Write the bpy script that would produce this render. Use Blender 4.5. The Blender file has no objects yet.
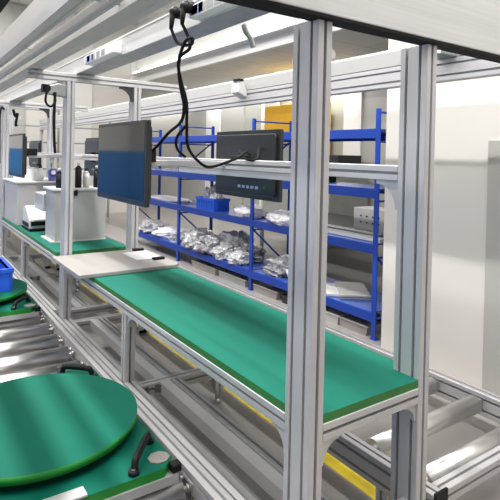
import bpy, math, random
from mathutils import Vector, Matrix, noise
random.seed(7)
S = 0.85            # metres per survey unit
H = 1.5725          # eye height in metres; survey z = 0 is eye level
FZ = -1.85          # floor in survey units
P = 0.0745          # one profile module
scn = bpy.context.scene
COL = scn.collection

# ------------------------------------------------------------------ materials
def new_mat(name):
    m = bpy.data.materials.new(name); m.use_nodes = True
    nt = m.node_tree; b = nt.nodes['Principled BSDF']
    return m, nt, b
def mat(name, col, rough=.5, metal=0., noise_amt=0., noise_scale=8., bump=0., bump_scale=60., stretch=None, spec=None, alpha=None, trans=None, emit=None, emit_s=0.):
    m, nt, b = new_mat(name)
    b.inputs['Base Color'].default_value = (*col, 1)
    b.inputs['Roughness'].default_value = rough
    b.inputs['Metallic'].default_value = metal
    if spec is not None: b.inputs['Specular IOR Level'].default_value = spec
    if alpha is not None: b.inputs['Alpha'].default_value = alpha
    if trans is not None: b.inputs['Transmission Weight'].default_value = trans
    if emit: b.inputs['Emission Color'].default_value = (*emit, 1); b.inputs['Emission Strength'].default_value = emit_s
    if noise_amt or bump:
        tc = nt.nodes.new('ShaderNodeTexCoord'); mp = nt.nodes.new('ShaderNodeMapping')
        nt.links.new(tc.outputs['Object'], mp.inputs['Vector'])
        if stretch: mp.inputs['Scale'].default_value = stretch
    if noise_amt:
        n = nt.nodes.new('ShaderNodeTexNoise'); n.inputs['Scale'].default_value = noise_scale; n.inputs['Detail'].default_value = 5
        nt.links.new(mp.outputs[0], n.inputs['Vector'])
        r = nt.nodes.new('ShaderNodeValToRGB')
        r.color_ramp.elements[0].position = .3; r.color_ramp.elements[1].position = .7
        r.color_ramp.elements[0].color = (*[max(0, c*(1-noise_amt)) for c in col], 1)
        r.color_ramp.elements[1].color = (*[min(1, c*(1+noise_amt)) for c in col], 1)
        nt.links.new(n.outputs[0], r.inputs[0]); nt.links.new(r.outputs[0], b.inputs['Base Color'])
    if bump:
        n2 = nt.nodes.new('ShaderNodeTexNoise'); n2.inputs['Scale'].default_value = bump_scale
        nt.links.new(mp.outputs[0], n2.inputs['Vector'])
        bp = nt.nodes.new('ShaderNodeBump'); bp.inputs['Strength'].default_value = bump; bp.inputs['Distance'].default_value = .01
        nt.links.new(n2.outputs[0], bp.inputs['Height']); nt.links.new(bp.outputs[0], b.inputs['Normal'])
    return m
M = {}
M['alu'] = mat('anodised_aluminium', (.55, .54, .55), .42, .35, .05, 3.)
M['alu_dark'] = mat('dark_bracket_aluminium', (.16, .16, .17), .5, .3)  # dark grey aluminium of the small brackets on the bench base
M['alu_trough'] = mat('ribbed_sheet_aluminium', (.50, .49, .465), .4, .1, .08, 2.)
M['galv'] = mat('galvanised_sheet', (.36, .38, .38), .35, .55, .16, 9.)
M['white_sheet'] = mat('white_powder_coat', (.64, .63, .615), .45, 0, .02, 3.)
M['brushed'] = mat('brushed_panel', (.60, .595, .585), .45, .0, .07, 3., stretch=(.6, 8, 26))
M['chrome'] = mat('polished_roller_steel', (.82, .80, .78), .32, 1., .05, 5.)
M['steel'] = mat('bolt_steel', (.62, .61, .6), .3, 1.)
M['mat_top'] = mat('green_antistatic_mat', (.010, .155, .108), .65, 0, .06, 1.6, spec=.12)
M['mat_edge'] = mat('green_board_edge', (.03, .17, .035), .55, 0, .1, 6.)
M['disc_top'] = mat('deep_green_disc_face', (.003, .128, .084), .65, 0, .06, 2., spec=.12)
M['disc_edge'] = mat('bright_green_disc_rim', (.012, .23, .025), .55)
M['board'] = mat('pale_laminate', (.36, .34, .325), .4, 0, .03, 4.)
M['black'] = mat('black_plastic', (.007, .007, .008), .5, 0, .1, 20., spec=.25)
M['black_soft'] = mat('black_rubber', (.010, .010, .011), .8, spec=.2)
M['screen'] = mat('monitor_glass', (.012, .014, .015), .07, 0, 0, spec=.9)
M['mon_back'] = mat('monitor_back_plastic', (.022, .024, .026), .38, 0, .1, 30.)
M['blue'] = mat('blue_rack_paint', (.010, .055, .38), .38, 0, .08, 5.)
M['blue_deck'] = mat('blue_rack_deck', (.035, .09, .36), .32, 0, .12, 4.)
M['crate'] = mat('blue_crate_plastic', (.02, .12, .72), .4, 0, .05, 8.)
M['bag'] = mat('crumpled_clear_film', (.47, .47, .49), .2, 0, .35, 16., bump=.9, bump_scale=22., spec=.8)
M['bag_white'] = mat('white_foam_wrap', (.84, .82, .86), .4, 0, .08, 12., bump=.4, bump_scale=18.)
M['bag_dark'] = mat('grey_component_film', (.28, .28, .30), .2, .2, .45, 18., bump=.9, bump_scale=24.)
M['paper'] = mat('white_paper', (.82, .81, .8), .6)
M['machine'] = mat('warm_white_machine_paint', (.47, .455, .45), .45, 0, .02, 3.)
M['machine_g'] = mat('grey_machine_paint', (.33, .34, .33), .45, .1, .08, 5.)
M['yellow'] = mat('yellow_paint', (.78, .43, .02), .5, 0, .05, 4.)
M['floor_yellow'] = mat('yellow_floor_tape', (.78, .60, .02), .5, 0, .1, 9.)
M['carton'] = mat('grey_bin_plastic', (.30, .28, .27), .6, 0, .1, 4.)
M['violet'] = mat('blue_violet_plastic', (.10, .11, .42), .4)
M['label_blue'] = mat('pale_blue_print', (.42, .46, .88), .5)
M['housing'] = mat('lamp_housing_paint', (.44, .435, .425), .5)
M['duct_white'] = mat('white_duct_face', (.66, .65, .64), .45, 0, .03, 3.)
M['lamp'] = mat('lit_tube', (1, 1, 1), .5, emit=(1, .985, .95), emit_s=2.6)
M['lamp_strong'] = mat('lit_strip', (1, 1, 1), .5, emit=(1, .985, .95), emit_s=4.5)
M['lamp_soft'] = mat('lit_tube_soft', (1, 1, 1), .5, emit=(1, .985, .95), emit_s=2.2)
def floor_mat():
    m, nt, b = new_mat('grey_epoxy_floor')
    tc = nt.nodes.new('ShaderNodeTexCoord'); n = nt.nodes.new('ShaderNodeTexNoise'); n.inputs['Scale'].default_value = .9; n.inputs['Detail'].default_value = 6
    nt.links.new(tc.outputs['Object'], n.inputs['Vector'])
    r = nt.nodes.new('ShaderNodeValToRGB')
    r.color_ramp.elements[0].position = .3; r.color_ramp.elements[1].position = .75
    r.color_ramp.elements[0].color = (.27, .25, .24, 1); r.color_ramp.elements[1].color = (.34, .32, .31, 1)
    nt.links.new(n.outputs[0], r.inputs[0]); nt.links.new(r.outputs[0], b.inputs['Base Color'])
    b.inputs['Roughness'].default_value = .3
    return m
M['floor'] = floor_mat()
def tile_mat(name, c1, c2, mortar, w, h, rough=.6, rot=None):
    m, nt, b = new_mat(name)
    tc = nt.nodes.new('ShaderNodeTexCoord'); mp = nt.nodes.new('ShaderNodeMapping')
    if rot: mp.inputs['Rotation'].default_value = rot
    br = nt.nodes.new('ShaderNodeTexBrick')
    br.offset = 0; br.inputs['Scale'].default_value = 1; br.inputs['Brick Width'].default_value = w; br.inputs['Row Height'].default_value = h
    br.inputs['Mortar Size'].default_value = .012
    br.inputs['Color1'].default_value = (*c1, 1); br.inputs['Color2'].default_value = (*c2, 1); br.inputs['Mortar'].default_value = (*mortar, 1)
    nt.links.new(tc.outputs['Object'], mp.inputs['Vector']); nt.links.new(mp.outputs[0], br.inputs['Vector']); nt.links.new(br.outputs['Color'], b.inputs['Base Color'])
    b.inputs['Roughness'].default_value = rough
    return m
M['ceiling'] = tile_mat('ceiling_tiles', (.66, .65, .60), (.61, .605, .56), (.46, .45, .42), 1.2, .6)
M['wall'] = mat('cream_wall_paint', (.69, .66, .62), .6, 0, .02, .8)
M['wall_grey'] = mat('grey_partition_panel', (.44, .43, .405), .5, 0, .02, .8)
M['wall_white'] = mat('white_partition_panel', (.80, .79, .76), .5)
M['wall_green'] = mat('grey_green_partition_panel', (.40, .41, .36), .45, 0, .03, .8)
M['reflect_blue'] = mat('reflected_blue_band', (.06, .25, .6), .5)  # blue of the added bands, meant only for the monitor reflection

# ------------------------------------------------------------------ geometry helpers
def T(p): return Vector((p[0]*S, p[1]*S, p[2]*S+H))
class MB:
    def __init__(self, xf=None): self.v = []; self.f = []; self.mi = []; self.sm = []; self.xf = xf
    def add(self, vs, fs, mi=0, smooth=False):
        o = len(self.v)
        for p in vs:
            p = Vector(p)
            if self.xf: p = self.xf @ p
            self.v.append(p)
        for f in fs:
            self.f.append([i+o for i in f]); self.mi.append(mi(f) if callable(mi) else mi); self.sm.append(smooth)
        return self
    def box(self, x0, x1, y0, y1, z0, z1, mi=0, top=None):
        vs = [(x0,y0,z0),(x1,y0,z0),(x1,y1,z0),(x0,y1,z0),(x0,y0,z1),(x1,y0,z1),(x1,y1,z1),(x0,y1,z1)]
        fs = [(0,3,2,1),(4,5,6,7),(0,1,5,4),(1,2,6,5),(2,3,7,6),(3,0,4,7)]
        o = len(self.v); self.add(vs, fs, mi)
        if top is not None: self.mi[len(self.f)-5] = top
        return self
    def prism(self, poly, axis, a0, a1, mi=0, top=None, smooth=False):
        """poly: 2-D outline; axis 'X': (y,z), 'Y': (x,z), 'Z': (x,y)"""
        def m(u, w, a): return {'X': (a, u, w), 'Y': (u, a, w), 'Z': (u, w, a)}[axis]
        n = len(poly)
        vs = [m(*p, a0) for p in poly] + [m(*p, a1) for p in poly]
        ar = sum(poly[i][0]*poly[(i+1) % n][1]-poly[(i+1) % n][0]*poly[i][1] for i in range(n))
        pos = (ar > 0) != (axis == 'Y')
        side = [(i, (i+1) % n, (i+1) % n+n, i+n) for i in range(n)]
        caps = [tuple(range(n))[::-1], tuple(range(n, 2*n))]
        if not pos: side = [s[::-1] for s in side]; caps = [c[::-1] for c in caps]
        self.add(vs, [], mi); o = len(self.v)-2*n
        for s in side: self.f.append([i+o for i in s]); self.mi.append(mi); self.sm.append(smooth)
        for k, c in enumerate(caps): self.f.append([i+o for i in c]); self.mi.append(top if (top is not None and k == 1) else mi); self.sm.append(False)
        return self
    def cyl(self, p0, p1, r, n=20, mi=0, r1=None, capmi=None):
        p0 = Vector(p0); p1 = Vector(p1); d = (p1-p0).normalized(); r1 = r if r1 is None else r1
        a = d.cross(Vector((0, 0, 1)) if abs(d.z) < .9 else Vector((1, 0, 0))).normalized(); b = d.cross(a)
        vs = [p0+(a*math.cos(t)+b*math.sin(t))*r for t in [2*math.pi*i/n for i in range(n)]] + [p1+(a*math.cos(t)+b*math.sin(t))*r1 for t in [2*math.pi*i/n for i in range(n)]]
        self.add(vs, [(i, (i+1) % n, (i+1) % n+n, i+n) for i in range(n)], mi, True)
        o = len(self.v)-2*n
        for c in (tuple(range(n))[::-1], tuple(range(n, 2*n))): self.f.append([i+o for i in c]); self.mi.append(mi if capmi is None else capmi); self.sm.append(False)
        return self
    def tube(self, pts, r, n=8, mi=0, sub=6):
        P_ = [Vector(p) for p in pts]
        if sub > 1 and len(P_) > 2:
            q = [P_[0]]+P_+[P_[-1]]; out = []
            for i in range(1, len(q)-2):
                for k in range(sub):
                    t = k/sub; a, b, c, d = q[i-1], q[i], q[i+1], q[i+2]
                    out.append(.5*((2*b)+(c-a)*t+(2*a-5*b+4*c-d)*t*t+(-a+3*b-3*c+d)*t**3))
            out.append(q[-2]); P_ = out
        vs = []; up = None
        for i, p in enumerate(P_):
            d = (P_[min(i+1, len(P_)-1)]-P_[max(i-1, 0)]).normalized()
            if up is None: up = d.cross(Vector((0, 0, 1)) if abs(d.z) < .9 else Vector((1, 0, 0))).normalized()
            a = (up-d*up.dot(d)).normalized(); up = a; b = d.cross(a)
            vs += [p+(a*math.cos(2*math.pi*k/n)+b*math.sin(2*math.pi*k/n))*r for k in range(n)]
        fs = []
        for i in range(len(P_)-1):
            for k in range(n): fs.append((i*n+k, i*n+(k+1) % n, (i+1)*n+(k+1) % n, (i+1)*n+k))
        fs.append(tuple(range(n))[::-1]); fs.append(tuple((len(P_)-1)*n+k for k in range(n)))
        self.add(vs, fs, mi, True)
        return self
    def build(self, name, mats, parent=None, bevel=0., label=None):
        if not isinstance(mats, (list, tuple)): mats = [mats]
        w = [T(p) for p in self.v]
        if parent is None:
            xs = [p.x for p in w]; ys = [p.y for p in w]; zs = [p.z for p in w]
            org = Vector(((min(xs)+max(xs))/2, (min(ys)+max(ys))/2, min(zs)))
        else:
            org = Vector(parent['_org'])
        me = bpy.data.meshes.new(name); me.from_pydata([p-org for p in w], [], self.f)
        for m in mats: me.materials.append(m)
        for p, mi, sm in zip(me.polygons, self.mi, self.sm): p.material_index = mi; p.use_smooth = sm
        me.update()
        o = bpy.data.objects.new(name, me); COL.objects.link(o)
        o['_org'] = tuple(org)
        if parent is None: o.location = org
        else: o.parent = parent
        if bevel:
            b = o.modifiers.new('edge_bevel', 'BEVEL'); b.width = bevel*S; b.segments = 2; b.limit_method = 'ANGLE'; b.angle_limit = math.radians(40)
        if label: o['label'] = label
        return o
def tag(o, label, cat, group=None, kind=None):
    o['label'] = label; o['category'] = cat
    if group: o['group'] = group
    if kind: o['kind'] = kind
    return o
def thing(name, label, cat, loc, group=None):
    o = bpy.data.objects.new(name, None); COL.objects.link(o)
    w = T(loc); o.location = w; o['_org'] = tuple(w); o.empty_display_size = .1
    return tag(o, label, cat, group)
def struct(mb, name, mats, bevel=0):
    o = mb.build(name, mats, None, bevel); o['kind'] = 'structure'; return o
def copy_thing(root, d, label, group=None):
    """a copy of a thing with its parts and sub-parts, moved by d (survey units)"""
    def rec(o, parent):
        c = o.copy(); COL.objects.link(c)
        if parent: c.parent = parent
        for ch in o.children: rec(ch, c)
        return c
    r = rec(root, None); r.location = root.location+Vector(d)*S; r['label'] = label
    r['_org'] = tuple(r.location)
    if group: r['group'] = group
    return r

# aluminium extrusion with open T-slots; the longest side of the box is its axis
def profile_into(mb, x0, x1, y0, y1, z0, z1, axis=None):
    L = {'X': x1-x0, 'Y': y1-y0, 'Z': z1-z0}
    ax = axis or max(L, key=L.get)
    if ax == 'X': u0, u1, w0, w1, a0, a1 = y0, y1, z0, z1, x0, x1
    elif ax == 'Y': u0, u1, w0, w1, a0, a1 = x0, x1, z0, z1, y0, y1
    else: u0, u1, w0, w1, a0, a1 = x0, x1, y0, y1, z0, z1
    hw, dp, ch = .0075, .028, .003
    def slots(a, b):
        n = max(1, round((b-a)/P)); st = (b-a)/n
        return [a+st*(i+.5) for i in range(n)]
    pts = [(u0+ch, w0)]
    for c in slots(u0, u1): pts += [(c-hw, w0), (c-hw, w0+dp), (c+hw, w0+dp), (c+hw, w0)]
    pts += [(u1-ch, w0), (u1, w0+ch)]
    for c in slots(w0, w1): pts += [(u1, c-hw), (u1-dp, c-hw), (u1-dp, c+hw), (u1, c+hw)]
    pts += [(u1, w1-ch), (u1-ch, w1)]
    for c in slots(u0, u1)[::-1]: pts += [(c+hw, w1), (c+hw, w1-dp), (c-hw, w1-dp), (c-hw, w1)]
    pts += [(u0+ch, w1), (u0, w1-ch)]
    for c in slots(w0, w1)[::-1]: pts += [(u0, c+hw), (u0+dp, c+hw), (u0+dp, c-hw), (u0, c-hw)]
    pts += [(u0, w0+ch)]
    mb.prism(pts, ax, a0, a1)
    return mb
def prof(name, parent, *b, axis=None): return profile_into(MB(), *b, axis=axis).build(name, M['alu'], parent)
def gusset(parent, corner, da, db, width_axis, w0, w1, size=.085, m='alu', name='corner_bracket'):
    """quarter-arc bracket filling the inner corner between directions da and db (each (axis, sign))"""
    ax = {'X': 0, 'Y': 1, 'Z': 2}
    plane = [a for a in 'XYZ' if a != width_axis]
    c = [corner[ax[plane[0]]], corner[ax[plane[1]]]]
    s = {da[0]: da[1], db[0]: db[1]}
    sx, sy = s[plane[0]]*size, s[plane[1]]*size
    poly = [(c[0], c[1]), (c[0]+sx, c[1]), (c[0]+sx, c[1]+.14*sy)]
    for k in range(1, 8):
        t = math.pi/2*k/8
        poly.append((c[0]+sx-(sx*.86)*math.sin(t), c[1]+sy-(sy*.86)*math.cos(t)))
    poly += [(c[0]+.14*sx, c[1]+sy), (c[0], c[1]+sy)]
    return MB().prism(poly, width_axis, w0, w1).build(name, M[m], parent)

# ------------------------------------------------------------------ the setting
XL, XR, XF, YN, YF, CZ = -3.6, 3.9, 8.6, -3.5, 26., 2.15
HZ, YB, XS = 4.0, 15.2, 6.1     # high ceiling, its back wall, and the soffit where the ceiling steps down
struct(MB().box(XL, XF+.1, YN, YF, FZ-.1, FZ), 'floor', M['floor'])
struct(MB().box(XL, XS, YN, YB, HZ, HZ+.1), 'ceiling', M['ceiling'])
struct(MB().box(XS+.1, XF+.12, 3.33, YF, CZ, CZ+.1), 'ceiling_lower', M['ceiling'])
struct(MB().box(XS, XS+.1, 3.33, YB, CZ, HZ), 'wall_soffit', M['wall_white'])
struct(MB().box(XL, XS, YB, YB+.12, FZ, HZ), 'wall_partition', M['wall'])
struct(MB().box(XL+.03, .6, YB-.03, YB-.001, FZ, .05), 'trim_25', M['reflect_blue'])  # unseen blue band added to be reflected in the monitor screen
for i, (a, b, m) in enumerate([(2.0, 2.9, 'wall_grey'), (3.95, 4.75, 'wall_white'), (5.95, 6.09, 'wall_white')]):
    struct(MB().box(a, b, YB-.05, YB-.001, FZ, HZ-.02), f'trim_{i+20}', M[m])
struct(MB().box(XR, XR+.12, YN, 3.33, FZ, HZ), 'wall_right', M['wall'])
struct(MB().box(XF, XF+.12, 3.33, YF, FZ, CZ), 'wall_far_right', M['wall_green'])
struct(MB().box(XR+.12, XF+.12, 3.21, 3.33, FZ, HZ), 'wall_return', M['wall'])
struct(MB().box(XS-.2, XF+.12, YF, YF+.12, FZ, CZ), 'wall_back', M['wall_white'])
struct(MB().box(XL-.12, XL, YN, YF, 0.05, HZ), 'wall_left', M['wall_grey'])
struct(MB().box(XL-.1, XL+.02, YN, YF, FZ, 0.05), 'trim_1', M['reflect_blue'])  # blue band out of view, put in to tint the monitor reflection
struct(MB().box(3.87, XR, 1.2, 2.27, FZ, .16), 'door_1', M['wall_grey'])
# floor tape
tape = MB().box(2.155, 2.25, -1., 15., FZ, FZ+.003)
tag(tape.build('floor_tape', M['floor_yellow']), 'yellow tape line on the floor under the right roller conveyor', 'floor marking')

exec_after = []
# partition panels and mullions of the far right wall
for i, (y0, y1, m) in enumerate([(7.30, 8.01, 'wall_grey'), (8.01, 8.57, 'wall_white'), (11.05, 11.70, 'wall_grey'), (12.75, 14.05, 'wall_grey'), (14.15, 15.0, 'wall_white'), (15.05, 16.7, 'wall_grey'), (16.9, 19.5, 'wall')]):
    struct(MB().box(XF-.05, XF-.001, y0, y1, FZ, CZ-.12), f'trim_{i+3}', M[m])
for i, y in enumerate([8.03, 11.05, 11.73, 14.1, 16.8]):
    struct(MB().box(XF-.10, XF-.05, y-.05, y+.05, FZ, CZ-.12), f'trim_{i+11}', M['wall_white'])

# ------------------------------------------------------------------ workbench module
XA, XB = 1.303, 1.960          # left faces of the two posts
def make_bench(y0, y1, label, first):
    """front posts stand at y0 .. y0+2P, rear posts start at y1"""
    b = thing('workbench', label, 'workbench', ((XA+XB+P)/2, y0, FZ), 'aluminium line workbenches')
    ptop = .520 if first else .655
    for x in (XA, XB):
        for yy, zz in (([(y0, ptop)] if first else [])+[(y1, .655)]):
            po = prof('post', b, x, x+P, yy, yy+2*P, FZ+.05, zz)
            MB().cyl((x+P/2, yy+P, FZ), (x+P/2, yy+P, FZ+.018), .045).cyl((x+P/2, yy+P, FZ+.018), (x+P/2, yy+P, FZ+.055), .014).build('levelling_foot', M['black_soft'], po)
    ya = y0+2*P if first else y0+.17
    zt, zb = -1.036, -1.108
    prof('table_rail', b, XA, XA+P, ya, y1, zb, zt); prof('table_rail', b, XB, XB+P, ya, y1, zb, zt)
    xs = (XA+P, XB)
    prof('table_rail', b, *xs, (y0 if first else ya), (y0 if first else ya)+P, zb, zt)
    prof('table_rail', b, *xs, y1-P, y1, zb, zt)
    prof('table_rail', b, *xs, (y0+y1)/2+.05, (y0+y1)/2+.05+P, zb, zt, axis='X')
    # green mat board notched round the front posts
    if first:
        poly = [(XA+P, y0+.004), (XB, y0+.004), (XB, y0+2*P), (XB+P+.012, y0+2*P), (XB+P+.012, y1-.02), (XA+.004, y1-.02), (XA+.004, y0+2*P), (XA+P, y0+2*P)]
    else:
        poly = [(XA+.004, ya), (XB+P+.012, ya), (XB+P+.012, y1-.02), (XA+.004, y1-.02)]
    MB().prism(poly, 'Z', zt, -1.0, mi=1, top=0).build('work_mat', [M['mat_top'], M['mat_edge']], b)
    # leg, cross members and centre beam of the base
    yl = 3.215 if first else y0+1.75
    for x in (XA, XB):
        yq = yl+(.115 if (first and x == XA) else 0); up = .115 if x == XB else .05; lg = prof('leg', b, x, x+P, yq, yq+P, FZ+up, zb)
        MB().cyl((x+P/2, yq+P/2, FZ+.001), (x+P/2, yq+P/2, FZ+.03), .036, r1=.02).cyl((x+P/2, yq+P/2, FZ+.03), (x+P/2, yq+P/2, FZ+up), .013).build('levelling_foot', M['steel'], lg)
    zc = -1.57
    for yy in (yl, y1-.15):
        prof('cross_member', b, XA+P, XB, yy, yy+P, zc-P, zc)
    yx = y0 if first else ya-P
    prof('cross_member', b, XA+P, XB, yx, yx+P, zc-P, zc)
    xm = 1.525
    segs = [(y0+P, yl), (yl+P, y1-.15)] if first else [(ya, yl), (yl+P, y1-.15)]
    for s0, s1 in segs:
        MB().prism([(1.512, zc-P), (1.512, zc), (1.584, zc), (1.584, zc-.035), (1.598, zc-.035), (1.598, zc), (1.626, zc), (1.626, zc-.035), (1.640, zc-.035), (1.640, zc), (1.660, zc), (1.660, zc-P)], 'Y', s0, s1).build('centre_beam', M['alu'], b)
    # lower rail along the left side, beside the conveyor
    for s0, s1 in ([(y0+2*P, yl+.115), (yl+.115+P, y1)] if first else [(ya, yl), (yl+P, y1)]):
        prof('lower_rail', b, XA, XA+P, s0, s1, zc-P, zc)
    # top crossbars overhang the posts
    prof('top_crossbar', b, .958, 2.55, y1, y1+P, .655, .655+P)
    # monitor rail on the right-hand posts
    prof('monitor_rail', b, XB, XB+P, (y0+2*P if first else y0+.30), y1, -.105, -.032)
    if first: MB().box(XB+.006, XB+P-.006, y0+.75, y1-1.0, -.150, -.107).build('support_bar', M['alu'], b, .003)
    # brackets
    gusset(b, (XB, 0, .655), ('X', -1), ('Z', -1), 'Y', y1+.015, y1+P-.015, .14, 'mon_back')
    gusset(b, (0, y1, -.105), ('Y', -1), ('Z', -1), 'X', XB+.012, XB+P-.012, .1)
    gusset(b, (0, yl+(.115 if first else 0), zb), ('Y', -1), ('Z', -1), 'X', XA+.012, XA+P-.012, .085)
    gusset(b, (XA+P, 0, zb), ('X', 1), ('Z', -1), 'Y', yl+.012, yl+P-.012, .085)
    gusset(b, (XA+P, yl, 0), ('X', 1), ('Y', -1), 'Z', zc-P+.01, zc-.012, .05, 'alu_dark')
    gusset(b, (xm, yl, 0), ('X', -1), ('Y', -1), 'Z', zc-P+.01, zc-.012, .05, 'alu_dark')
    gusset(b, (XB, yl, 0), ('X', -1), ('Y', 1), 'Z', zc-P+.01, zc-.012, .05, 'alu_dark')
    if first:
        gusset(b, (0, y0+2*P, zb), ('Y', 1), ('Z', -1), 'X', XA+.012, XA+P-.012, .1)
        gusset(b, (0, y0+2*P, -.105), ('Y', 1), ('Z', -1), 'X', XB+.012, XB+P-.012, .14)
        gusset(b, (XA+P, 0, zb), ('X', 1), ('Z', -1), 'Y', y0+.012, y0+P-.012, .1)
        gusset(b, (XB, 0, zb), ('X', -1), ('Z', -1), 'Y', y0+.012, y0+P-.012, .08)
    gusset(b, (0, y1, zb), ('Y', -1), ('Z', -1), 'X', XA+.012, XA+P-.012, .085)
    gusset(b, (XA+P, 0, zc-P), ('X', 1), ('Z', -1), 'Y', y1-.15+.01, y1-.15+P-.01, .085)
    return b
make_bench(1.45, 4.90, 'aluminium workbench in the foreground with a long bare green mat and two thick posts', True)
make_bench(5.05, 8.35, 'aluminium profile workbench farther back carrying the white machine housings', False)

# pale board lying across the far end of the front bench
bd = MB().prism([(1.19, 4.03), (2.03, 4.03), (2.085, 4.10), (2.085, 4.88), (1.19+.79, 4.88), (1.96, 4.88), (XA+P+.01, 4.88), (1.19, 4.88)], 'Z', -.998, -.968)
tag(bd.build('pale_board', M['board'], None, .004), 'pale laminate board lying across the far end of the front green bench', 'board')
hd = MB().box(1.93, 2.04, 4.28, 4.33, -.968, -.945)
g = 'black grips on the pale board'
o = hd.build('black_grip', M['black'], None, .006); tag(o, 'black grip on the pale board, the nearer one', 'grip', g)
o = MB().box(1.93, 2.04, 4.76, 4.81, -.968, -.945).build('black_grip', M['black'], None, .006); tag(o, 'black grip on the pale board, the farther one beside the aluminium post', 'grip', g)
o = MB().box(1.80, 2.05, 4.36, 4.73, -.968, -.964).build('paper_sheet', M['paper']); tag(o, 'bright white sheet lying between two black grips on the pale board', 'paper')

# ------------------------------------------------------------------ roller conveyors
def make_conveyor(xl, xr, y0, y1, label, rolls, end_beam, legs, r):
    """xl, xr: outer faces of the two side rails"""
    c = thing('roller_conveyor', label, 'conveyor', ((xl+xr)/2, y0, FZ), 'roller conveyors')
    zt = -1.57
    prof('side_rail', c, xl, xl+P, y0, y1, zt-2*P, zt); prof('side_rail', c, xr-P, xr, y0, y1, zt-2*P, zt)
    if end_beam: prof('end_beam', c, xl+P, xr-P, y0, y0+P, zt-P, zt)
    prof('end_beam', c, xl+P, xr-P, y1-P, y1, zt-2*P, zt)
    for y in legs:
        for x in (xl, xr-P):
            lg = prof('leg', c, x, x+P, y, y+P, FZ+.035, zt-2*P, axis='Z')
            MB().cyl((x+P/2, y+P/2, FZ), (x+P/2, y+P/2, FZ+.04), .04, r1=.02).build('foot', M['black_soft'], lg)
        prof('cross_member', c, xl+P, xr-P, y, y+P, zt-.26, zt-.26+P)
    zc = zt-.004-r
    for y in rolls:
        xa, xb = xl+P+.06, xr-P-.06
        ro = MB().cyl((xa, y, zc), (xb, y, zc), r, 28).build('roller', M['chrome'], c)
        for s, e in ((xa, xl+P), (xb, xr-P)):
            m = MB().cyl((s, y, zc), (e, y, zc), .016, 10)
            d = 1 if e > s else -1
            m.box(min(e, e-d*.010), max(e, e-d*.010), y-.028, y+.028, zc-.04, min(zc+.028, zt-.01))
            m.cyl((e-d*.010, y, zc), (e-d*.020, y, zc), .024, 6)
            m.cyl((e, y+.07, zc+.012), (e-d*.022, y+.07, zc+.012), .013, 8)
            m.build('bearing_bracket', M['steel'], ro)
    return c
make_conveyor(.02, 1.292, -.4, 15., 'left roller conveyor of polished rollers carrying the round green turntables', [1.55+.333*i for i in range(28)], False, [1.2, 4.6, 8.0], .072)
rc = make_conveyor(2.085, 3.345, 1.44, 15., 'right roller conveyor behind the bench, with bare polished rollers and a plain end beam', [1.60+.335*i for i in range(28)], True, [1.72, 4.9, 8.2], .058)
MB().box(2.075, 2.17, 1.425, 1.44, -1.74, -1.55).build('end_cap', M['black'], rc, .004)

# ------------------------------------------------------------------ pallets with turntables
def arch_handle(a, b, h, parent):
    A, B = Vector(a), Vector(b); d = (B-A); up = Vector((0, 0, h))
    m = MB(); m.tube([A, A+d*.08+up*.8, A+d*.2+up, A+d*.8+up, A+d*.92+up*.8, B], .018, 8, 0, 4)
    m.cyl(A+Vector((0, 0, -.002)), A+Vector((0, 0, .02)), .026, 12); m.cyl(B+Vector((0, 0, -.002)), B+Vector((0, 0, .02)), .026, 12)
    m.cyl(A+Vector((0, 0, .02)), A+Vector((0, 0, .026)), .012, 8, 1); m.cyl(B+Vector((0, 0, .02)), B+Vector((0, 0, .026)), .012, 8, 1)
    return m.build('handle', [M['black'], M['steel']], parent)
def make_pallet(y0, label):
    p = thing('turntable_pallet', label, 'pallet', (.62, y0+.7, -1.57), 'green turntable pallets on the left conveyor')
    x0, x1, y1 = .11, 1.135, y0+1.36
    z0 = -1.573
    base = MB().box(x0, x1, y0, y0+.07, z0, -1.53).box(x0, x1, y1-.07, y1, z0, -1.53).box(x0, x0+.07, y0+.07, y1-.07, z0, -1.53).box(x1-.07, x1, y0+.07, y1-.07, z0, -1.53)
    base.build('pallet_frame', M['alu'], p)
    c = .07
    MB().prism([(x0+c, y0+.01), (x1-c, y0+.01), (x1, y0+.01+c), (x1, y1-c-.01), (x1-c, y1-.01), (x0+c, y1-.01), (x0, y1-c-.01), (x0, y0+.01+c)], 'Z', -1.53, -1.487, mi=1, top=0).build('pallet_board', [M['disc_top'], M['disc_edge']], p)
    cx, cy, R = .625, y0+.665, .527
    MB().cyl((cx, cy, -1.487), (cx, cy, -1.44), .2, 40).build('turntable_bearing', M['black'], p)
    d = MB(); d.cyl((cx, cy, -1.44), (cx, cy, -1.402), R, 96, 1)
    d.mi[-1] = 0
    d.build('turntable_disc', [M['disc_top'], M['disc_edge']], p)
    for qx, qy in ((x1-.06, y0+.10), (x0+.06, y0+.085)):
        pts = [(qx+.055*math.cos(t), qy+.05*math.sin(t)) for t in [math.pi/8+math.pi/4*k for k in range(8)]]
        MB().prism(pts, 'Z', -1.487, -1.482).build('corner_plate', M['carton'], p)
    MB().box(.46, .70, y0+.002, y0+.07, -1.486, -1.474).build('stop_plate', M['alu'], p, .003)
    arch_handle((.925, y0+.045, -1.487), (1.09, y0+.25, -1.487), .055, p)
    arch_handle((.16, y0+.25, -1.487), (.32, y0+.045, -1.487), .055, p)
    arch_handle((.925, y1-.045, -1.487), (1.09, y1-.20, -1.487), .055, p)
    arch_handle((.32, y1-.045, -1.487), (.16, y1-.20, -1.487), .055, p)
    for s in (x0, x1-.03):
        MB().box(s, s+.05, y0+.005, y0+.055, -1.528, -1.49).build('corner_stop', M['black'], p, .006)
    return p
p1 = make_pallet(2.18, 'green round turntable on a pallet in the near left corner, empty and large')
copy_thing(p1, (0, 2.93, 0), 'green turntable pallet farther back on the left conveyor, with the blue crate on it')

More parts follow.
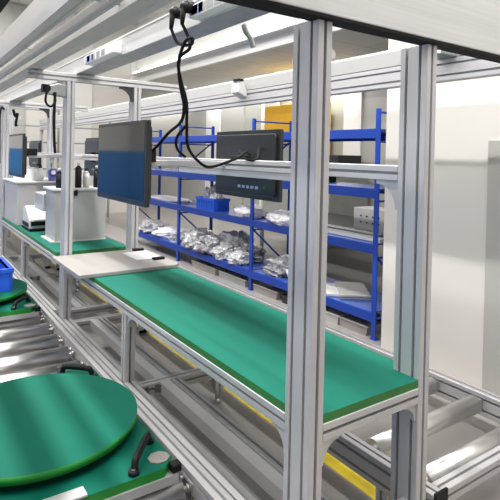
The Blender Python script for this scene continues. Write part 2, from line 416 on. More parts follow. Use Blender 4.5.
def crate(name, x0, x1, y0, y1, z0, h, label, group=None):
    t = thing(name, label, 'crate', ((x0+x1)/2, (y0+y1)/2, z0), group)
    w = .018
    m = MB().box(x0, x1, y0, y1, z0, z0+w).box(x0, x0+w, y0, y1, z0+w, z0+h).box(x1-w, x1, y0, y1, z0+w, z0+h).box(x0+w, x1-w, y0, y0+w, z0+w, z0+h).box(x0+w, x1-w, y1-w, y1, z0+w, z0+h)
    n = 7
    for k in range(n+1):
        yy = y0+(y1-y0-.012)*k/n; m.box(x0-.008, x0, yy, yy+.012, z0+.02, z0+h); m.box(x1, x1+.008, yy, yy+.012, z0+.02, z0+h)
        xx = x0+(x1-x0-.012)*k/n; m.box(xx, xx+.012, y0-.008, y0, z0+.02, z0+h); m.box(xx, xx+.012, y1, y1+.008, z0+.02, z0+h)
    cb = m.build('crate_body', M['crate'], t)
    r = MB()
    a, b, c, d = x0-.016, x1+.016, y0-.016, y1+.016; zz0, zz1 = z0+h-.035, z0+h+.004
    r.box(a, b, c, c+.034, zz0, zz1).box(a, b, d-.034, d, zz0, zz1).box(a, a+.034, c+.034, d-.034, zz0, zz1).box(b-.034, b, c+.034, d-.034, zz0, zz1)
    r.build('crate_rim', M['crate'], cb)
    return t
crate('stacking_crate', .52, .965, 5.52, 6.15, -1.402, .22, 'bright blue plastic crate on the far turntable at the left edge', 'blue plastic crates')

# ------------------------------------------------------------------ overhead equipment
t = thing('crossing_duct', 'wide brushed metal duct crossing above the two thick front posts', 'overhead duct', (2., 1.46, .52))
MB().box(.55, 3.86, 1.425, 1.495, .535, .99).build('duct_body', M['brushed'], t, .006)
MB().box(.55, 3.86, 1.420, 1.50, .522, .535).build('black_underside', M['black_soft'], t)  # black strip along the underside of the duct
MB().box(.55, 3.86, 1.415, 1.505, .99, 1.01).build('duct_lid', M['alu'], t)

t = thing('lighting_trough', 'wide ribbed metal trough running overhead above the left conveyor', 'overhead trough', (.9, 6, .73))
z = .7305
x0, x1 = .70, 1.085
for a, b in ((x0, .758), (.835, .89), (.938, x1)):  # bars split by added gaps so light stripes fall on the turntable disc
    k = MB(); wd = b-a
    q = [(a, z+.05), (a, z), (a+wd*.3, z), (a+wd*.36, z+.006), (a+wd*.64, z+.006), (a+wd*.7, z), (b, z), (b, z+.05)]
    k.prism(q, 'Y', .8, 15.).build('trough_bar', M['alu_trough'], t)
for i in range(9): MB().box(.758, .938, 1.0+1.55*i, 1.03+1.55*i, z+.03, z+.05).build('tie_plate', M['alu_trough'], t)
MB().box(x0-.035, x0, .8, 15., z-.012, z+.05).build('side_lip', M['alu'], t)
MB().box(x0-.012, x0, .8, 15., z+.05, z+.20).build('side_lip', M['alu'], t)
for y in (4.95, 8.4):
    MB().box(x0-.03, x0+.03, y, y+.06, z-.08, z-.012).cyl((x0, y+.03, z-.08), (x0, y+.03, z-.15), .02, 10).build('hanger_clamp', M['steel'], t)

t = thing('wiring_duct', 'rectangular white and grey wiring duct overhead with power strips on its side', 'wiring duct', (1.47, 3, .73))
MB().box(1.385, 1.558, 1.75, 12., .7302, .735).build('underside_plate', M['galv'], t)
MB().box(1.385, 1.558, 1.75, 12., .735, .86).build('duct_body', M['duct_white'], t)
MB().box(1.375, 1.568, 1.75, 12., .86, .872).build('duct_cover', M['white_sheet'], t)

t = thing('overhead_rail', 'straight overhead metal rail with a white lamp housing, just above the blue rack tops', 'overhead rail', (3.05, 6, .53))
prof('rail_beam', t, 3.04, 3.115, 1.5, 14., .535, .535+2*P)
MB().prism([(3.04, .69), (3.10, .69), (3.26, .76), (3.26, .84), (3.20, .86), (3.04, .80)], 'Y', 1.55, 14.).build('lamp_housing', M['housing'], t)
prof('support_post', t, 3.04, 3.115, 13.9, 13.9+P, FZ, .535)
prof('support_post', t, 3.44, 3.515, 1.2, 1.2+P, FZ, .50)
MB().box(3.04, 3.515, 1.2, 1.57, .50, .535).build('rail_arm', M['alu'], t)

def rail_clamp(y, label):
    c = thing('rail_clamp', label, 'clamp', (3.0, y, .62), 'clamps on the overhead rails')
    MB().prism([(2.93, .66), (3.04, .61), (3.04, .68), (3.0, .76), (2.94, .78)], 'Y', y-.07, y+.07).build('clamp_body', M['white_sheet'], c, .008)
    MB().box(2.925, 2.99, y-.08, y+.03, .778, .80).build('clamp_pad', M['black'], c)
rail_clamp(4.55, 'small white clamp with a black pad on the overhead rail')
c = thing('rail_clamp', 'grey wedge bracket under the brushed duct right of the right front post', 'clamp', (3.0, 2.1, .68))
MB().prism([(2.86, .685), (3.04, .685), (3.04, .80), (2.92, .80)], 'Y', 2.02, 2.16).build('clamp_body', M['galv'], c, .006)

# long lit lamp along the soffit
l = thing('soffit_lamp', 'long bright strip lamp along the ceiling step, seen left of the left front post', 'lamp', (6.0, 9, 2.35))
MB().prism([(5.86, 2.36), (XS-.001, 2.36), (XS-.001, 2.40), (5.86, 2.385)], 'Y', 3.6, 15.).build('lamp_tray', M['white_sheet'], l)
MB().cyl((5.97, 3.65, 2.43), (5.97, 14.95, 2.43), .05, 12).build('tube', M['lamp_strong'], l)

# dark beam at the upper left
t = thing('overhead_beam', 'dark grooved aluminium beam crossing the upper left corner', 'overhead beam', (.44, 3, .73))
prof('beam', t, .34, .34+P, .9, 5.5, .73, .73+P)
MB().box(.38, .34+P+.02, .9, 5.5, .71, .73).build('black_underplate', M['black_soft'], t)  # black plate over part of the beam's underside
prof('hanger', t, .34, .34+P, 5.4, 5.4+P, .73+P, HZ)
prof('hanger', t, .34, .34+P, 1.0, 1.0+P, .73+P, HZ)

# ------------------------------------------------------------------ power strips, plugs, cables
def power_strip(y0, y1, label, sock=4):
    p = thing('power_strip', label, 'power strip', (1.36, y0, .75), 'power strips on the wiring duct')
    sb = MB().box(1.31, 1.385, y0, y1, .742, .812).build('strip_body', M['paper'], p, .008)
    L = (y1-y0)
    for k in range(sock):
        yy = y0+L*(.25+.7*k/sock)
        m = MB().box(1.3085, 1.31, yy, yy+.075, .752, .802); m.build('socket', M['machine_g'], sb)
    MB().box(1.3085, 1.31, y1-L*.34, y1-L*.05, .750, .804).build('switch_panel', M['label_blue'], p)
    MB().box(1.325, 1.375, y1-.1, y1-.03, .812, .82).build('rocker_switch', M['label_blue'], p)
power_strip(3.72, 4.42, 'white power strip with a blue panel on the wiring duct, the farther one')
power_strip(2.05, 2.52, 'white power strip with black plugs on the wiring duct, the nearer one')
def plug(y, label):
    k = thing('power_plug', label, 'plug', (1.31, y, .79), 'black plugs')
    MB().cyl((1.323, y, .80), (1.285, y, .80), .034, 14).cyl((1.285, y, .80), (1.26, y, .79), .034, 14, r1=.02).build('plug_body', M['black'], k)
    MB().cyl((1.27, y, .785), (1.262, y, .70), .017, 10, r1=.011).build('strain_relief', M['black_soft'], k)
plug(2.50, 'black plug in the near power strip, the right-hand one'); plug(2.635, 'black plug beside the near power strip, the left-hand one')
def cable(pts, r, label, name='cable', group='black cables'):
    o = MB().tube(pts, r, 8).build(name, M['black_soft']); tag(o, label, 'cable', group); return o
cx = 1.272
def dz(pts): return pts
cable([(1.262, 2.50, .705), (1.30, 2.50, .64), (1.27, 2.42, .56), (1.275, 2.54, .53), (1.28, 2.56, .44), (1.285, 2.53, .33), (1.29, 2.51, .26), (1.30, 2.56, .18), (1.31, 2.74, .12), (1.31, 2.88, .05), (1.30, 2.98, .0)], .009, 'black cable from the near power strip down to the back of the near left monitor')
cable([(1.262, 2.635, .705), (1.29, 2.60, .62), (1.265, 2.40, .575), (1.25, 2.36, .60), (1.262, 2.46, .60), (1.27, 2.55, .50), (1.29, 2.55, .40), (1.30, 2.50, .28), (1.33, 2.55, .17), (1.40, 2.66, .04), (1.46, 2.62, -.05), (1.60, 2.72, -.075), (1.78, 2.72, -.02), (1.90, 2.80, .02), (2.0, 2.9, .0), (2.06, 3.1, .02)], .009, 'black cable sagging across from the near power strip to the monitor seen from behind')
cable([(1.36, 2.62, .16), (1.42, 2.85, .10), (1.50, 3.0, .03), (1.60, 3.08, -.02)], .009, 'short black cable looping above the near monitor arm')
cable([(1.95, 2.95, .03), (1.93, 2.86, -.02), (1.98, 2.78, -.025), (2.08, 2.9, .05)], .010, 'short black cable hooked over the monitor rail beside the rear-facing monitor')
# wiring on the far frame
o = MB().box(1.07, 1.13, 4.84, 4.90, .53, .60).cyl((1.10, 4.84, .56), (1.10, 4.80, .56), .035, 12).build('power_plug', M['black']); tag(o, 'black plug hanging under the left end of the far top crossbar', 'plug', 'black plugs')
c = thing('junction_box', 'grey rounded bracket with wires under the far top crossbar beside the left post', 'bracket', (1.2, 4.95, .53))
MB().prism([(1.13, .52), (1.303, .50), (1.303, .62), (1.22, .63), (1.14, .60)], 'Y', 4.91, 4.97).build('box_body', M['galv'], c, .01)
cable([(1.10, 4.80, .54), (1.09, 4.80, .44), (1.14, 4.82, .40), (1.19, 4.86, .46), (1.18, 4.90, .53)], .010, 'black cable loop under the left end of the far top crossbar')
cable([(1.19, 4.88, .54), (1.185, 4.88, .30), (1.19, 4.88, .1), (1.20, 4.88, -.02)], .013, 'black cable hanging straight down beside the far left post')
cable([(.965+.345, 8.33, .6), (1.27, 8.30, .62), (1.25, 8.30, .5), (1.25, 8.30, .2), (1.255, 8.3, -.2)], .014, 'black cable hanging beside the farthest frame post at the left edge')
o = MB().tube([(1.41, 8.2, .60), (1.44, 8.2, .50), (1.47, 8.2, .54), (1.45, 8.2, .40), (1.46, 8.2, .35)], .02, 6).build('cable', M['black_soft']); tag(o, 'knotted black cable tuft under the farthest top crossbar', 'cable', 'black cables')
# little white tag hanging from the duct beside the left front post
o = MB().tube([(1.40, 1.50, .52), (1.405, 1.49, .45), (1.402, 1.48, .42)], .004, 6).cyl((1.402, 1.475, .405), (1.402, 1.487, .405), .018, 14).build('pull_cord', M['paper']); tag(o, 'white pull cord with a round end hanging beside the left front post', 'cord')
o = MB().tube([(1.60, 2.40, .735), (1.61, 2.40, .70), (1.66, 2.42, .665), (1.68, 2.42, .62)], .016, 8).build('conduit', M['galv']); tag(o, 'short grey bent conduit end under the wiring duct', 'conduit')

# ------------------------------------------------------------------ monitors
def rounded(u0, u1, w0, w1, r, n=4):
    out = []
    for cx_, cy_, a in ((u1-r, w1-r, 0), (u0+r, w1-r, 90), (u0+r, w0+r, 180), (u1-r, w0+r, 270)):
        for k in range(n+1):
            t = math.radians(a+90*k/n); out.append((cx_+r*math.cos(t), cy_+r*math.sin(t)))
    return out
def monitor(x, y0, y1, z0, z1, face, label, arm):
    """thin slab across x..; face = -1: screen looks to -X"""
    m = thing('monitor', label, 'monitor', (x, (y0+y1)/2, z0), 'monitors on the bench rails')
    a, b = (x, x+.028) if face < 0 else (x+.022, x+.05)
    MB().prism(rounded(y0, y1, z0, z1, .012), 'X', a, b).build('housing', M['mon_back'], m, .003); hs = [o for o in m.children][-1]
    s = a-.0015 if face < 0 else b
    MB().box(s, s+.0015, y0+.022, y1-.022, z0+.034, z1-.022).build('screen', M['screen'], hs)
    bb = (b, b+.022) if face < 0 else (a-.022, a)
    yc, zc = (y0+y1)/2, (z0+z1)/2
    MB().prism(rounded(y0+.03, y1-.03, z0+.03, z1-.03, .03), 'X', *bb).build('rear_cover', M['mon_back'], m, .006)
    if face > 0:
        q = bb[0]
        p = MB()
        for k in range(5): p.box(q-.003, q, yc-.20+.055*k, yc-.165+.055*k, z0+.075, z0+.095)
        p.build('port_panel', M['steel'], m)
        MB().cyl((q, y0+.14, z0+.09), (q-.004, y0+.14, z0+.09), .010, 10).build('power_socket', M['disc_edge'], m)
    if arm:   # bar from the rail to the mount behind the screen
        ya = yc+.02
        MB().box(bb[1], bb[1]+.02, yc-.07, yc+.09, zc-.02, zc+.12).cyl((bb[1]+.02, ya, zc+.03), (bb[1]+.09, ya, zc+.03), .045, 16).box(bb[1]+.07, bb[1]+.19, ya-.05, ya+.04, zc+.0, zc+.085).build('mount_head', M['black'], m, .005)
        MB().box(bb[1]+.10, 1.9598, ya-.025, ya+.025, -.085, -.045).build('arm_bar', M['alu'], m, .004)
    else:
        MB().box(2.0345, bb[0], yc-.09, yc+.09, zc-.06, zc+.06).build('mount_plate', M['black'], m, .004)
    return m
m1 = monitor(1.17, 2.73, 3.575, -.312, .192, -1, 'black monitor with its glossy screen toward the camera, nearest on the left', True)
m2 = monitor(2.09, 2.70, 3.53, -.312, .183, 1, 'black monitor seen from behind above and below the rail, over the middle of the bench', False)
m3 = copy_thing(m1, (0, 3.45, 0), 'monitor above the white machines at the far left edge, seen at a slant')
m4 = copy_thing(m2, (0, 3.45, 0), 'small dark monitor seen from behind between the far left post and the near screen')
m5 = copy_thing(m2, (0, 6.95, 0), 'tiny dark monitor far down the line left of the far left post')
prof_rail3 = thing('line_frame', 'far aluminium frame continuing the line behind the second bench', 'frame', (1.6, 9, FZ))
prof('monitor_rail', prof_rail3, XB, XB+P, 8.50, 11.8, -.105, -.032)
for x in (XA, XB): prof('post', prof_rail3, x, x+P, 11.8, 11.8+2*P, FZ, .655)
prof('top_crossbar', prof_rail3, .958, 2.2, 11.8, 11.8+P, .655, .655+P)
prof('table_rail', prof_rail3, XA, XA+P, 8.50, 11.8, -1.108, -1.036); prof('table_rail', prof_rail3, XB, XB+P, 8.50, 11.8, -1.108, -1.036)
MB().box(XA+.004, XB+P, 8.52, 11.78, -1.036, -1.0, 1, 0).build('work_mat', [M['mat_top'], M['mat_edge']], prof_rail3)

# ------------------------------------------------------------------ white machines on the second bench
t = thing('machine_housing', 'white sheet-metal machine housing at the left edge, standing on the far green mat', 'machine', (1.6, 7.9, -1))
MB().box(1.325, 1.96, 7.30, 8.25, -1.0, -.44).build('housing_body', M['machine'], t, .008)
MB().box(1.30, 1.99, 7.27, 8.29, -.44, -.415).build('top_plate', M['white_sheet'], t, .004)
MB().box(1.3235, 1.325, 7.5, 8.1, -.92, -.5).build('side_door', M['machine'], t)
t = thing('machine_housing', 'tall white machine housing behind the pale board, split by the far left post', 'machine', (1.7, 6, -1))
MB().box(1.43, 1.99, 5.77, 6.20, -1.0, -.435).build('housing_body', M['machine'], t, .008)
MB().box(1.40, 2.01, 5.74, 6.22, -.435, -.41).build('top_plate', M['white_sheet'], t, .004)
MB().box(1.40, 1.92, 6.205, 6.62, -.70, -.50).build('side_head', M['white_sheet'], t, .008)
MB().box(1.63, 1.66, 5.73, 5.77, -.49, -.425).build('latch', M['black'], t, .004)
MB().box(1.39, 2.0, 5.76, 6.24, -.999, -.985).build('base_tray', M['white_sheet'], t)
t = thing('label_printer', 'small white and black printer between the two white machine housings', 'printer', (1.5, 6.9, -1))
MB().prism([(6.72, -.97), (7.10, -.97), (7.10, -.74), (6.98, -.70), (6.80, -.80), (6.72, -.86)], 'X', 1.36, 1.60).build('printer_body', M['white_sheet'], t, .01)
MB().box(1.352, 1.36, 6.74, 7.08, -.95, -.90).build('paper_slot', M['black'], t)
MB().box(1.38, 1.58, 6.70, 6.72, -.93, -.88).build('front_slot', M['black'], t)
MB().box(1.36, 1.66, 6.68, 7.14, -.999, -.97).build('base', M['black'], t)
for k, (xx, yy, w, h, mm, nm, lb) in enumerate([
    (1.36, 7.50, .26, .17, 'paper', 'carton_box', 'white box on the left machine housing under the slanting monitor'),
    (1.64, 7.45, .10, .22, 'white_sheet', 'dispenser_bottle', 'white bottle on the left machine housing beside the blue ones'),
    (1.76, 7.42, .09, .13, 'violet', 'tape_roll_holder', 'blue holder on the left machine housing just left of the post')]):
    t = thing(nm, lb, 'container', (xx, yy, -.415))
    if nm == 'dispenser_bottle':
        MB().cyl((xx, yy, -.415), (xx, yy, -.27), .045, 20).cyl((xx, yy, -.27), (xx, yy, -.24), .045, 20, r1=.018).build('bottle_body', M[mm], t)
        MB().cyl((xx, yy, -.24), (xx, yy, -.20), .018, 12).box(xx-.05, xx+.01, yy-.01, yy+.01, -.20, -.185).build('pump', M['black'], t)
    elif nm == 'carton_box':
        MB().box(xx, xx+w, yy, yy+.3, -.415, -.415+h).build('box_body', M[mm], t, .004)
        MB().box(xx-.004, xx+w+.004, yy-.004, yy+.304, -.415+h, -.415+h+.01).build('box_lid', M['machine'], t)
    else:
        MB().box(xx, xx+w, yy, yy+.09, -.415, -.415+h*.6).cyl((xx+.045, yy+.0, -.30), (xx+.045, yy+.09, -.30), .055, 20).build('holder_body', M[mm], t)
        MB().cyl((xx+.045, yy-.01, -.30), (xx+.045, yy, -.30), .03, 16).build('tape_roll', M['paper'], t)
gb = 'black and white bottles on the middle machine housing'
for k in range(5):
    xx = 1.50+.105*k; hgt = .16+.03*(k % 3); yy = 5.90+.05*(k % 2)
    t = thing('spray_bottle', ['black bottle on the machine housing, first right of the far left post', 'white bottle on the machine housing, second right of the far left post', 'black bottle on the machine housing, third right of the far left post', 'white bottle on the machine housing, fourth right of the far left post', 'black bottle on the white machine housing, last before the monitor'][k], 'bottle', (xx, yy, -.41), gb)
    MB().cyl((xx, yy, -.4098), (xx, yy, -.41+hgt), .036, 18).cyl((xx, yy, -.41+hgt), (xx, yy, -.41+hgt+.03), .036, 18, r1=.014).build('bottle_body', M['black' if k % 2 == 0 else 'white_sheet'], t)
    MB().cyl((xx, yy, -.41+hgt+.03), (xx, yy, -.41+hgt+.06), .017, 12).build('cap', M['white_sheet' if k % 2 == 0 else 'black'], t)

# ------------------------------------------------------------------ blue storage rack
RX0, RX1 = 4.02, 4.70
RY = [3.51, 5.72, 7.93, 10.15]
LV = [.305, -.312, -.88, -1.577]
r = thing('storage_rack', 'long blue steel shelving rack of three bays standing by the far side of the line', 'rack', (4.5, 7, FZ))
for y in RY:
    for x, s in ((RX0, 1), (RX1-.06, -1)):
        m = MB()
        # angle upright with a foot
        if s > 0: m.prism([(x, y), (x+.012, y), (x+.012, y+.048), (x+.06, y+.048), (x+.06, y+.06), (x, y+.06)], 'Z', FZ+.006, .507)
        else: m.prism([(x, y), (x+.06, y), (x+.06, y+.06), (x+.048, y+.06), (x+.048, y+.012), (x, y+.012)], 'Z', FZ+.006, .507)
        m.box(x-.01, x+.07, y-.01, y+.07, FZ, FZ+.006)
        m.build('upright', M['blue'], r)
    for z0_, z1_ in ((-1.03, -1.54), (-.25, .19)):
        MB().tube([(RX0+.05, y+.03, z0_), (RX1-.05, y+.03, z1_)], .014, 6, sub=1).build('diagonal_brace', M['blue'], r)
    for z0_ in (-1.64, -1.02, -.44, .17, .47):
        MB().tube([(RX0+.05, y+.03, z0_), (RX1-.05, y+.03, z0_)], .012, 6, sub=1).build('end_brace', M['blue'], r)
for k in range(3):
    ya, yb = RY[k]+.06, RY[k+1]
    for z in LV:
        for x in (RX0, RX1-.035):
            MB().box(x, x+.035, ya, yb, z-.10, z).build('beam', M['blue'], r, .004)
        d = MB().box(RX0+.036, RX1-.036, ya, yb, z-.016, z-.002)
        for j in range(1, 5):
            yy = ya+(yb-ya)*j/5; d.box(RX0+.036, RX1-.036, yy-.02, yy+.02, z-.05, z-.016)
        d.build('shelf_deck', M['blue_deck'], r)
    # crossed rear bracing
    x = RX1-.03
    

# things on the rack
def rk(c): return (4.02+(c[0]-4.2)*.957, c[1]*.957, c[2])
def bag(name, c, size, seed, m, label, group, rough=.33, cat='bag', n=3):
    """crumpled film bag: a faceted, folded flattened blob resting on its shelf"""
    import bmesh
    bm = bmesh.new(); bmesh.ops.create_icosphere(bm, subdivisions=n+1, radius=1.)
    off = Vector((seed*3.1, seed*1.7, seed*.9))
    rnd = random.Random(seed)
    vs = []
    a = rnd.uniform(-.5, .5)
    for v in bm.verts:
        p = v.co.copy()
        k = 1+rough*noise.noise(p*1.9+off)+rough*.6*noise.noise(p*4.3+off)+rough*.35*abs(noise.noise(p*9+off))
        p = Vector((math.copysign(abs(p.x)**.75, p.x), math.copysign(abs(p.y)**.75, p.y), p.z))*k
        x, y = p.x*size[0]*.5, p.y*size[1]*.5
        z = max(0, (p.z+.55)/1.55)*size[2]
        vs.append((c[0]+x*math.cos(a)-y*math.sin(a), c[1]+x*math.sin(a)+y*math.cos(a), c[2]+z))
    zmin = min(v[2] for v in vs); vs = [(v[0], v[1], v[2]-zmin+c[2]) for v in vs]
    fs = [[v.index for v in f.verts] for f in bm.faces]; bm.free()
    o = MB().add(vs, fs, 0, False).build(name, M[m]); tag(o, label, cat, group)
    return o
G4 = 'film-wrapped component bags on the lowest rack shelf'
G3 = 'wrapped bundles on the middle rack shelf'
bot = LV[3]-.001; mid = LV[2]-.001
lowest = [
 ((4.55, 10.1, bot), (.55, .8, .20), 'bag', 'pale film bag at the far left end of the lowest rack shelf'),
 ((4.55, 9.2, bot), (.5, .75, .17), 'bag_white', 'whitish wrapped bundle on the lowest rack shelf, left bay next to the far upright'),
 ((4.45, 8.75, bot), (.35, .35, .15), 'bag', 'small clear bag at the inner end of the left bay'),
 ((4.45, 7.95, bot), (.5, .55, .30), 'bag', 'tall crumpled clear bag just right of the blue upright in the middle bay'),
 ((4.42, 7.45, bot), (.5, .5, .26), 'bag_dark', 'grey film bag of components in the middle bay, second from its left upright'),
 ((4.66, 7.15, bot), (.4, .6, .34), 'bag', 'clear bag standing highest at the back of the middle bay heap'),
 ((4.38, 6.98, bot), (.36, .5, .18), 'bag', 'clear bag under the crate, front of the middle bay'),
 ((4.60, 6.62, bot), (.4, .5, .22), 'bag_dark', 'dark grey film bag at the back right of the middle bay'),
 ((4.36, 6.50, bot), (.30, .36, .16), 'bag', 'low clear bag at the front right of the middle bay'),
 ((4.60, 5.72, bot), (.45, .42, .20), 'bag', 'clear bag just right of the central upright'),
 ((4.58, 5.30, bot), (.40, .36, .14), 'bag_white', 'white wrapped bundle low in the right bay beside the left front post'),
 ((4.40, 5.62, bot), (.28, .40, .11), 'bag_dark', 'flat grey film bag at the front edge right of the central upright'),
]
for k, (c, s_, m_, lb) in enumerate(lowest): bag('film_bag', rk(c), s_, k+1, m_, lb, G4)
crate('stacking_crate', 4.05, 4.32, 6.80, 7.36, mid+.001, .19, 'blue plastic crate on the middle rack shelf, filled with small wrapped parts', 'blue plastic crates')
for k, (c, s_) in enumerate([((4.36, 7.26, mid+.02), (.17, .22, .26)), ((4.37, 7.53, mid+.02), (.18, .2, .32)), ((4.43, 7.40, mid+.02), (.12, .2, .36))]):
    bag('parts_bag', rk(c), s_, 20+k, ['bag_white', 'bag', 'bag_dark'][k], ['white parts bag in the rack crate, nearest end', 'clear parts bag in the rack crate, far end', 'grey parts bag at the back of the rack crate'][k], 'parts bags in the blue crate')
bag('wrapped_bundle', rk((4.45, 6.42, mid)), (.42, .62, .16), 31, 'bag_white', 'white wrapped bundle on the middle rack shelf between the crate and the central upright', G3, .2)
bag('wrapped_bundle', rk((4.45, 5.55, mid)), (.40, .80, .15), 32, 'bag_white', 'long white wrapped bundle on the middle rack shelf right of the central upright', G3, .2)
bag('wrapped_bundle', rk((4.5, 9.3, mid)), (.4, 1.3, .06), 33, 'bag_white', 'flat white wrapped bundle on the middle shelf of the left bay', G3, .15)
# flat profiles and trays in the right-hand bay
def slab(name, c, size, rot, m, label, cat, group=None, parts=()):
    c = rk(c)
    X = Matrix.Translation(Vector(c)) @ Matrix.Rotation(math.radians(rot), 4, 'Z')
    t = thing(name, label, cat, c, group)
    mb = MB(X); mb.box(-size[0]/2, size[0]/2, -size[1]/2, size[1]/2, 0, size[2]); mb.build('body', M[m], t, .004)
    for nm, b, mm in parts: q = MB(X); q.box(*b); q.build(nm, M[mm], t)
    return t
slab('metal_case', (4.62, 4.42, LV[3]), (.34, .62, .045), -38, 'machine', 'flat silver metal case lying on the lowest rack shelf, right bay', 'case', 'flat cases on the lowest rack shelf', [('case_edge', (-.172, .172, -.312, .312, .018, .024), 'mon_back')])
slab('metal_case', (4.42, 4.62, LV[3]), (.26, .50, .03), -42, 'white_sheet', 'thin white case lying in front of the silver one on the lowest rack shelf', 'case', 'flat cases on the lowest rack shelf')
slab('lamp_strip', (4.40, 4.35, LV[2]), (.13, 1.15, .035), 0, 'paper', 'long white strip lying along the front of the middle shelf, right bay', 'strip', None, [('end_piece', (-.066, .066, -.60, -.576, 0, .036), 'machine_g')])
slab('lamp_strip', (4.62, 4.5, LV[2]), (.12, 1.0, .04), 0, 'galv', 'long grey strip lying behind the white one on the middle shelf, right bay', 'strip')
o = slab('component_tray', (4.55, 5.4, LV[1]), (.5, .9, .16), 0, 'black', 'black tray on the upper shelf seen between the two front posts', 'tray', None, [('tray_handle', (-.258, -.25, -.2, .2, .06, .1), 'steel')])
gj = 'glass jars on the upper rack shelf'
for k, yy in enumerate((5.16, 5.30)):
    t = thing('glass_jar', ['dull grey jar on the black tray, the nearer one', 'dull grey jar on the black tray, the farther one'][k], 'jar', (4.27, yy*.957, LV[1]+.16), gj)
    MB().cyl((4.27, yy*.957, LV[1]+.1602), (4.27, yy*.957, LV[1]+.34), .05, 18).build('jar_body', M['machine_g'], t)
    MB().cyl((4.27, yy*.957, LV[1]+.34), (4.27, yy*.957, LV[1]+.37), .042, 18).build('lid', M['galv'], t)
# grey bins standing on the floor under the rack
gbn = 'bins on the floor below the rack'
for k, (y0_, y1_, m_, lb) in enumerate([(3.80, 4.22, 'carton', 'grey bin on the floor under the right end of the rack'), (4.24, 4.62, 'machine', 'light grey bin on the floor under the rack, second from its right end'), (4.64, 5.3, 'mon_back', 'black bin on the floor under the rack, third from its right end'), (5.4, 5.95, 'carton', 'brown-grey bin on the floor hidden partly by the left front post'), (6.15, 6.9, 'machine_g', 'grey-green bin on the floor under the middle bay, near its right end'), (7.0, 7.8, 'carton', 'brown-grey bin on the floor under the middle bay, near its left end')]):
    y0_, y1_ = y0_*.957, y1_*.957
    t = thing('storage_bin', lb, 'bin', (4.4, (y0_+y1_)/2, FZ), gbn)
    MB().prism([(y0_+.015, FZ), (y1_-.015, FZ), (y1_, FZ+.085), (y0_, FZ+.085)], 'X', 4.04, 4.5).build('bin_body', M[m_], t)
    MB().box(4.033, 4.507, y0_-.004, y1_+.004, FZ+.085, FZ+.097).build('bin_rim', M[m_], t)

# ------------------------------------------------------------------ equipment behind the rack
t = thing('control_box', 'pale control box with two rows of round sockets behind the right bay of the rack', 'control box', (6.1, 5.5, -1.1))
MB().box(6.0, 6.4, 5.12, 5.74, -1.12, -.78).build('box_body', M['machine'], t, .008)
for zz in (-.90, -1.0):
    for k in range(4):
        yy = 5.22+.12*k
        MB().cyl((6.0, yy, zz), (5.985, yy, zz), .012, 12, capmi=0).build('socket', M['black'], t)
t = thing('side_table', 'dark-topped table behind the right bay of the rack carrying the control box', 'table', (6.3, 6.2, FZ))
MB().box(5.86, 7.2, 4.95, 8.2, -1.17, -1.12).build('tabletop', M['mon_back'], t, .006)
for x in (5.92, 7.1):
    for y in (5.0, 8.1): MB().box(x, x+.06, y, y+.06, FZ, -1.17).build('leg', M['machine_g'], t)
t = thing('test_machine', 'grey machine with dark ledges seen through the rack, right of the left front post', 'machine', (7.4, 7.8, FZ))
MB().box(7.25, 8.4, 7.62, 8.9, FZ, -.42).build('machine_body', M['machine_g'], t, .01)
MB().box(7.23, 7.25, 7.70, 8.88, -.80, -.70).build('black_ledge', M['black'], t)
MB().box(7.15, 7.25, 7.66, 8.88, -1.02, -.97).build('ledge', M['galv'], t)
MB().box(7.6, 8.3, 7.75, 8.6, -.42, .05).build('machine_head', M['mon_back'], t, .01)
t = thing('yellow_cabinet', 'yellow cabinet front far behind the rack, visible both sides of the left front post', 'cabinet', (8.3, 9.9, FZ))
MB().box(8.05, 8.5, 8.93, 11.0, FZ, 1.30).build('cabinet_body', M['yellow'], t, .01)
MB().box(8.02, 8.05, 8.98, 10.95, FZ+.1, .62).build('lower_door', M['machine_g'], t)
for y in (9.9,): MB().box(8.01, 8.02, y, y+.03, -.6, -.3).build('handle', M['black'], t)

# pale racks near the end of the hall
for k, (xx, yy) in enumerate([(2.35, 14.2), (3.75, 14.2)]):
    t = thing('far_rack', ['pale rack at the end of the hall, left one', 'pale rack at the end of the hall, right one'][k], 'rack', (xx, yy, FZ), 'pale racks at the end of the hall')
    for dx in (0, 1.2):
        MB().box(xx+dx, xx+dx+.05, yy, yy+.05, FZ, 1.1).build('upright', M['machine_g'], t)
    for z in (-1.2, -.5, .2, .62, 1.05):
        MB().box(xx+.05, xx+1.2, yy, yy+.04, z, z+.04).build('shelf_beam', M['machine_g'], t)

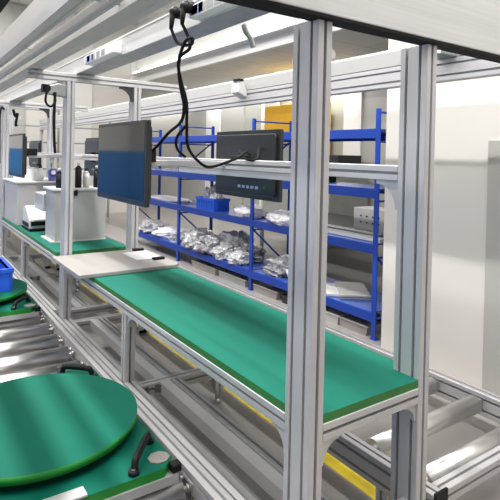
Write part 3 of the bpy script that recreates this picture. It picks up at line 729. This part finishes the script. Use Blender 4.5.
# ------------------------------------------------------------------ ceiling lamps, with added fill rows (along the line)
def ceil_lamp(x, y0, y1, z, label, power, w=.16):
    l = thing('ceiling_lamp', label, 'ceiling lamp', (x, (y0+y1)/2, z-.08), 'rows of ceiling tube lamps')
    MB().box(x-w/2, x+w/2, y0, y1, z-.05, z-.001).build('housing', M['white_sheet'], l)
    MB().cyl((x, y0+.02, z-.075), (x, y1-.02, z-.075), .022, 10).build('tube', M['lamp'], l)
    ld = bpy.data.lights.new('tube_light', 'AREA'); ld.shape = 'RECTANGLE'; ld.size = w*.9*S; ld.size_y = (y1-y0)*S; ld.energy = power; ld.color = (1, .985, .96)
    lo = bpy.data.objects.new('tube_light', ld); COL.objects.link(lo); lo.parent = l
    lo.location = T((x, (y0+y1)/2, z-.105))-Vector(l['_org'])
for x, z, pw, wd, row, spans in [
    (-1.9, HZ, 190, .3, 'added fill lamp row at far left, out of view', [(-1.5, 5.), (6, 12.)]),  # unseen row added as soft fill on left-facing sides
    (.94, HZ, 235, .14, 'ceiling lamp row above the left conveyor', [(-1.5, 3.9), (4.0, 9.4), (9.5, 15.0)]),
    (2.9, HZ, 130, .4, 'added fill lamp row above the right conveyor', [(-1.5, 3.2), (5, 10.)]),  # unseen row added to brighten the right wall and floor
    (8.2, CZ, 60, .16, 'added fill lamp row under the lower ceiling', [(8.2, 10.5), (11, 15), (16, 22)])]:  # row added to light the space behind the rack, kept mostly hidden
    for (a, b), q in zip(spans, [', nearest length', ', second length', ', farthest length']):
        ceil_lamp(x, a, b, z, row+q, pw, wd)

w = bpy.data.worlds.new('hall_light'); scn.world = w; w.use_nodes = True
w.node_tree.nodes['Background'].inputs[0].default_value = (1, .985, .975, 1); w.node_tree.nodes['Background'].inputs[1].default_value = .42

# ------------------------------------------------------------------ camera
yaw, pitch, roll, fpx, cy = .605172877, -.00811803774, .0226345721, 511.693, 159.607
f = Vector((math.sin(yaw)*math.cos(pitch), math.cos(yaw)*math.cos(pitch), math.sin(pitch)))
rr = Vector((math.cos(yaw), -math.sin(yaw), 0)); uu = rr.cross(f)
r2 = math.cos(roll)*rr+math.sin(roll)*uu; u2 = -math.sin(roll)*rr+math.cos(roll)*uu
cd = bpy.data.cameras.new('camera'); co = bpy.data.objects.new('camera', cd); COL.objects.link(co)
mt = Matrix((r2, u2, -f)).transposed().to_4x4(); mt.translation = T((0, 0, 0)); co.matrix_world = mt
cd.sensor_width = 36; cd.sensor_fit = 'HORIZONTAL'; cd.lens = fpx/500*36; cd.shift_y = -(250-cy)/500; cd.clip_start = .02
scn.camera = co
for o in list(scn.objects):
    if '_org' in o: del o['_org']
vs = scn.view_settings; vs.view_transform = 'Standard'; vs.look = 'None'; vs.gamma = 1; vs.use_curve_mapping = False; vs.exposure = -.28
scn.cycles.use_denoising = True
scn.cycles.max_bounces = 8
